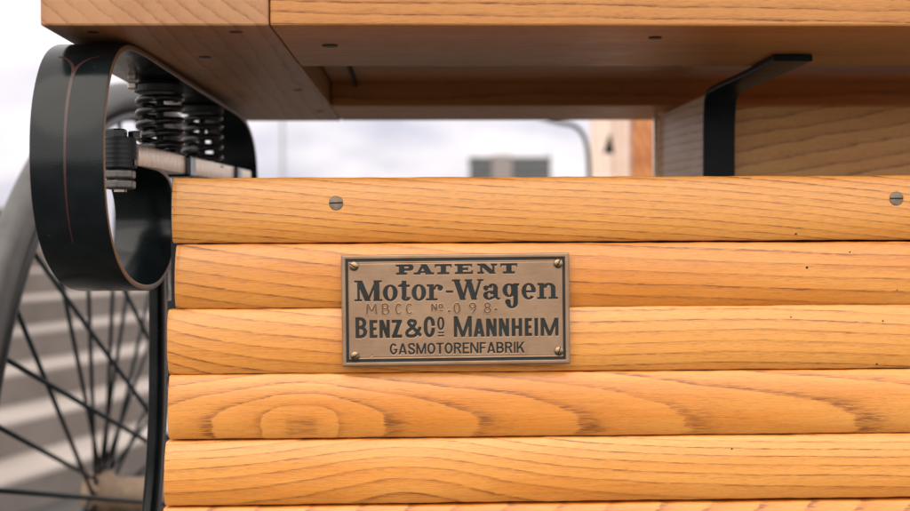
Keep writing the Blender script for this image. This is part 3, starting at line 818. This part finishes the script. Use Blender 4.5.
def serif(m, cx, w, y, t_): rect(m, cx-w/2, y, cx+w/2, y+t_)
def slab(m, ch, x0, x1, yt, yb, tv, th):
    w = x1-x0; h = yb-yt; ym = (yt+yb)/2; xm = (x0+x1)/2
    if ch == 'P':
        sx = x0+w*.17; rect(m, sx, yt, sx+tv, yb); rect(m, x0, yt, sx+tv, yt+th); serif(m, sx+tv/2, tv*2.1, yb-th, th); bowl(m, sx, x1, yt, yt+h*.60, tv*.95, th)
    elif ch == 'A':
        bar_(m, xm-w*.02, yt, x0+w*.17, yb, tv*.55); bar_(m, xm-w*.02, yt, x1-w*.22, yb, tv*1.15); rect(m, x0+w*.27, yb-h*.34, x1-w*.3, yb-h*.34+th*.9)
        serif(m, x0+w*.15, w*.34, yb-th, th); serif(m, x1-w*.21, w*.44, yb-th, th)
    elif ch == 'T':
        rect(m, x0, yt, x1, yt+th); rect(m, xm-tv/2, yt, xm+tv/2, yb); serif(m, xm, tv*2.3, yb-th, th)
        fill(m, [(x0, yt), (x0+w*.10, yt), (x0+w*.05, yt+h*.36), (x0, yt+h*.36)]); fill(m, [(x1, yt), (x1-w*.10, yt), (x1-w*.05, yt+h*.36), (x1, yt+h*.36)])
    elif ch == 'E':
        sx = x0+w*.14; rect(m, sx, yt, sx+tv, yb); rect(m, x0, yt, x1-w*.04, yt+th); rect(m, x0, yb-th, x1, yb); rect(m, sx, ym-th/2, x1-w*.28, ym+th/2)
        fill(m, [(x1-w*.04, yt), (x1-w*.16, yt), (x1-w*.09, yt+h*.34), (x1-w*.04, yt+h*.34)]); fill(m, [(x1, yb), (x1-w*.14, yb), (x1-w*.06, yb-h*.36), (x1, yb-h*.36)])
        rect(m, x1-w*.33, ym-h*.17, x1-w*.26, ym+h*.17)
    elif ch == 'N':
        rect(m, x0+w*.12, yt, x0+w*.12+tv*.45, yb); rect(m, x1-w*.12-tv*.45, yt, x1-w*.12, yb); bar_(m, x0+w*.2, yt, x1-w*.2, yb, tv*1.25)
        serif(m, x0+w*.10, w*.24, yt, th); serif(m, x0+w*.15, w*.34, yb-th, th); serif(m, x1-w*.15, w*.34, yt, th)
    elif ch == 'M':
        rect(m, x0+w*.10, yt, x0+w*.10+tv*.42, yb); rect(m, x1-w*.09-tv, yt, x1-w*.09, yb)
        bar_(m, x0+w*.17, yt, xm-w*.02, yb, tv); bar_(m, x1-w*.20, yt, xm-w*.02, yb, tv*.4)
        serif(m, x0+w*.11, w*.24, yt, th); serif(m, x0+w*.13, w*.27, yb-th, th); serif(m, x1-w*.10, w*.2, yt, th); serif(m, x1-w*.15, w*.33, yb-th, th)
    elif ch == 'W':
        xs_ = [x0+w*.13, x0+w*.34, x0+w*.52, x0+w*.70, x0+w*.90]
        bar_(m, xs_[0], yt, xs_[1], yb, tv); bar_(m, xs_[2], yt, xs_[1], yb, tv*.45); bar_(m, xs_[2]-w*.01, yt, xs_[3], yb, tv); bar_(m, xs_[4], yt, xs_[3], yb, tv*.45)
        serif(m, xs_[0], w*.26, yt, th); serif(m, xs_[2], w*.24, yt, th); serif(m, xs_[4], w*.2, yt, th)
    elif ch == 'o': arc(m, xm, ym, w/2, h/2+1, tv, th*.9)
    elif ch == 'e':
        arc(m, xm, ym, w/2, h/2+1, tv*.95, th*.9, 0, 318); rect(m, x0+tv*.6, ym-th*.35, x1-1, ym+th*.55)
    elif ch == 't':
        sx = x0+w*.27; rect(m, sx, yt-h*.26, sx+tv, yb-h*.2); fill(m, [(sx, yt-h*.26), (sx+tv, yt-h*.26), (sx+tv, yt), (x0, yt+th*.4), (sx, yt-h*.08)])
        rect(m, x0, yt, x1-w*.06, yt+th); arc(m, x1-w*.06-(x1-w*.06-sx)/2, yb-h*.22, (x1-w*.06-sx)/2+2, h*.22+1, tv*.9, th, 180, 360)
    elif ch == 'r':
        sx = x0+w*.15; rect(m, sx, yt, sx+tv, yb); rect(m, x0, yt, sx+tv, yt+th); serif(m, sx+tv*.55, tv*2.5, yb-th, th)
        arc(m, sx+tv+w*.24, yt+h*.34, w*.26, h*.35, tv*.4, th*.95, 25, 175); disc(m, x1-w*.13, yt+h*.22, tv*.58)
    elif ch == 'n':
        sx = x0+w*.10; rect(m, sx, yt, sx+tv, yb); rect(m, x0, yt, sx+tv, yt+th); serif(m, sx+tv*.5, tv*2.0, yb-th, th)
        ex = x1-w*.10; arc(m, (sx+tv*.55+ex)/2, yt+h*.36, (ex-sx-tv*.55)/2, h*.37, tv, th, 0, 165); rect(m, ex-tv, yt+h*.34, ex, yb); serif(m, ex-tv*.5, tv*2.0, yb-th, th)
    elif ch == 'a':
        ex = x1-w*.16; rect(m, ex-tv, yt+h*.3, ex, yb-h*.10); arc(m, ex-w*.30, yt+h*.32, w*.30, h*.33, tv, th*.9, 0, 165); disc(m, x0+w*.16, yt+h*.27, tv*.55)
        arc(m, x0+w*.34, yb-h*.27, w*.34, h*.28, tv*.95, th*.8, 20, 340); arc(m, x1-w*.13, yb-h*.16, w*.15, h*.17, tv*.5, th*.9, 180, 330)
        rect(m, x0+w*.33, yb-h*.55, ex, yb-h*.55+th*.8)
    elif ch == 'g':
        ex = x1-w*.08; arc(m, x0+w*.40, yt+h*.42, w*.40, h*.43, tv, th*.9); rect(m, ex-tv, yt, ex, yb+h*.20); rect(m, ex-tv, yt, x1, yt+th)
        arc(m, ex-w*.36, yb+h*.20, w*.36, h*.36, tv, th*.9, 180, 360); disc(m, ex-w*.60, yb+h*.16, tv*.62)

LINES = []
m = new_mask()
for ch, a_, b_ in (('P', 238, 302), ('A', 304, 376), ('T', 380, 442), ('E', 453, 519), ('N', 537, 607), ('T', 620, 682)):
    slab(m, ch, a_, b_, 90, 127, 19, 7.5)
LINES.append(m); m = new_mask()
slab(m, 'M', 86, 186, 147, 222, 21, 6.5); slab(m, 'W', 442, 558, 147, 222, 20, 6.5)
for ch, a_, b_ in (('o', 189, 243), ('t', 246, 291), ('o', 294, 347), ('r', 350, 406), ('a', 556, 620), ('g', 627, 688), ('e', 697, 749), ('n', 755, 829)):
    slab(m, ch, a_, b_, 164, 222, 17, 7.5)
rect(m, 419, 187, 446, 195)
LINES.append(m); m = new_mask()
for ch, a_, b_, yt in (('B', 88, 130, 281), ('E', 139, 167, 292), ('N', 175, 213, 292), ('Z', 220, 258, 292), ('&', 270, 327, 290), ('C', 337, 378, 281), ('O', 387, 412, 284),
                   ('M', 447, 513, 281), ('A', 519, 560, 292), ('N', 566, 604, 292), ('N', 612, 650, 292), ('H', 659, 698, 292), ('E', 707, 734, 292), ('I', 743, 756, 292), ('M', 766, 831, 292)):
    if ch == 'O': arc(m, 399.5, 307, 13, 24, 7.5, 6)
    else: sans(m, ch, a_, b_, yt, 357, 13.5, 11)
rect(m, 388, 338, 411, 343); rect(m, 388, 349, 411, 354)
LINES.append(m); m = new_mask()
wd = dict(G=28, A=30, S=26, M=36, O=29, T=26, R=28, E=24, N=30, F=23, B=27, I=6.5, K=29)
word = 'GASMOTORENFABRIK'; tot = sum(wd[c_] for c_ in word); gap = (706-212-tot)/15
x = 212
for c_ in word:
    sans(m, c_, x, x+wd[c_], 378, 418, 6.6, 6.0); x += wd[c_]+gap
LINES.append(m)
# stamped serial line: thin strokes without paint
st_ = new_mask()
def thin(pts, w=4.2): stroke(st_, pts, w*1.15)
thin([(130, 271), (133, 233)]); thin([(133, 233), (148, 262)]); thin([(148, 262), (162, 233)]); thin([(162, 233), (165, 271)])
thin([(187, 233), (187, 271)]); thin([(187, 234), (201, 234), (207, 242), (201, 251), (187, 251)]); thin([(187, 251), (203, 252), (210, 261), (203, 270), (187, 270)])
for cx in (246, 285): arc(st_, cx, 252, 12, 20, 4.2, 4.2, 40, 320)
thin([(368, 262), (368, 235)]); thin([(368, 235), (384, 262)]); thin([(384, 262), (384, 235)]); arc(st_, 400, 244, 8, 9.5, 4, 4); rect(st_, 393, 258, 407, 261.5)
disc(st_, 431, 263, 5); arc(st_, 459, 252, 12, 20, 4.4, 4.4)
arc(st_, 516, 243, 12, 11, 4.2, 4.2); thin([(527, 243), (526, 257), (516, 271)])
arc(st_, 571, 242, 11, 10, 4.2, 4.2); arc(st_, 571, 261, 13, 11, 4.2, 4.2); disc(st_, 602, 259, 5.5)

def blur(a_, n_):
    a_ = a_.astype(np.float64)
    for _ in range(n_):
        a_ = (np.roll(a_, 1, 0)+a_*2+np.roll(a_, -1, 0))/4; a_ = (np.roll(a_, 1, 1)+a_*2+np.roll(a_, -1, 1))/4
    return a_
allt = np.zeros(GX.shape, bool)
for m in LINES: allt |= m
# border groove: a frame whose sides follow the plate's edge
bd = new_mask()
def frame(mk, d0, d1):
    ins = lambda d: (GX > d) & (GX < PW-d) & (GY > d) & (GY < PH-d)
    mk |= ins(d0) & ~ins(d1)
frame(bd, 15, 26)
edge = new_mask(); frame(edge, 30.5, 33)
fine = np.random.default_rng(5).normal(size=GX.shape)
H = -2.2*blur(allt | bd, 2) - .9*blur(edge, 2) - 2.0*blur(st_, 2) + 1.6*np.clip(blur(st_, 9)*2.2, 0, 1)*(1-blur(st_, 2)) + .35*np.clip(blur(allt, 8)*1.5, 0, 1)*(1-blur(allt, 2))
# rounded outer edge and a few knocks
dist = np.minimum(np.minimum(GX, PW-GX), np.minimum(GY, PH-GY))
H -= 3.0*np.clip(1-dist/6, 0, 1)**2
H += .05*blur(fine, 6)*3
for cx, cy in ((145, 421), (610, 300), (455, 92), (700, 340)):
    r2 = ((GX-(cx-OX))+(GY-(cy-OY))*-.8)**2/40+((GX-(cx-OX))*.8+(GY-(cy-OY)))**2/4; 
    if cx == 145: H -= 1.6*np.exp(-r2)
nameplate_c = at(456, 309.6, -.0098)
tilt = math.atan(.0060)
lx = Vector((math.cos(tilt), 0, math.sin(tilt))); ly = Vector((-math.sin(tilt), 0, math.cos(tilt)))
# the lettering stands level while the plate is a touch rotated
Xw = (GX-PW/2)*UN; Zw = -(GY-PH/2)*UN; Hw = H*UN
VX = nameplate_c.x+Xw*lx.x+Zw*ly.x; VZ = nameplate_c.z+Xw*lx.z+Zw*ly.z; VY = nameplate_c.y-Hw
V = np.stack([VX, VY, VZ], -1).reshape(-1, 3).astype(np.float32)
nyg, nxg = GX.shape
idx = np.arange(nyg*nxg).reshape(nyg, nxg)
Q = np.stack([idx[:-1, :-1], idx[1:, :-1], idx[1:, 1:], idx[:-1, 1:]], -1).reshape(-1, 4)
def fmask(mk): 
    k = blur(mk, 1); return (((k[:-1, :-1]+k[1:, 1:]+k[:-1, 1:]+k[1:, :-1])/4) > .5).reshape(-1)
def grid_mesh(name, quads, mat, parent, extra=None):
    used, inv = np.unique(quads.reshape(-1), return_inverse=True)
    vv = V[used]; nf = len(quads)
    me = bpy.data.meshes.new(name)
    me.vertices.add(len(vv)); me.vertices.foreach_set('co', vv.reshape(-1))
    me.loops.add(nf*4); me.loops.foreach_set('vertex_index', inv.astype(np.int32))
    me.polygons.add(nf); me.polygons.foreach_set('loop_start', np.arange(0, nf*4, 4, dtype=np.int32)); me.polygons.foreach_set('loop_total', np.full(nf, 4, np.int32))
    me.update(calc_edges=True)
    return link(name, me, mat, parent, True)
tags_ = [fmask(m) for m in LINES+[st_]]; tb = fmask(bd)
anyp = tb.copy()
for t_ in tags_: anyp |= t_
plate = grid_mesh('nameplate', Q[~anyp], plate_m, car)
# plate body (sides and back)
import bmesh
bm = bmesh.new(); bm.from_mesh(plate.data)
cs = [idx[0, 0], idx[0, -1], idx[-1, -1], idx[-1, 0]]
bm.free()
mb = MB(); th_ = .0030
def pc(x, y, yy): return Vector((nameplate_c.x, 0, nameplate_c.z))+lx*((x-PW/2)*UN)-ly*((y-PH/2)*UN)+Vector((0, yy, 0))
y0_ = nameplate_c.y+3.0*UN+.00002; y1_ = y0_+th_
cor = [(0, 0), (PW, 0), (PW, PH), (0, PH)]
vv = [pc(x_, z_, y0_) for x_, z_ in cor]+[pc(x_, z_, y1_) for x_, z_ in cor]
mb.add(vv, [(4, 5, 6, 7), (0, 4, 7, 3), (1, 2, 6, 5), (0, 1, 5, 4), (3, 7, 6, 2)])
mb.build('plate_edge', plate_m, plate)
for t_ in tags_: grid_mesh('lettering', Q[t_], stamp_m if t_ is tags_[-1] else fill_m, plate)
grid_mesh('border', Q[tb], fill_m, plate)
for ux, uy, an in ((85, 93, -.5), (832, 92, 1.1), (85, 421, .55), (832, 413, 1.25)):
    pw = pc(ux-OX, uy-OY, nameplate_c.y-.0000)
    # pixel of that point, so that the screw helper can be reused in the world
    c = pw; rel = c-EYE; u_ = 455+FPX*rel.dot(rgt)/rel.dot(fwd); v_ = 255.5-FPX*rel.dot(upv)/rel.dot(fwd)
    slotted_screw(u_, v_, nameplate_c.y-.0001, .0031, plate, brass, an, .0008)
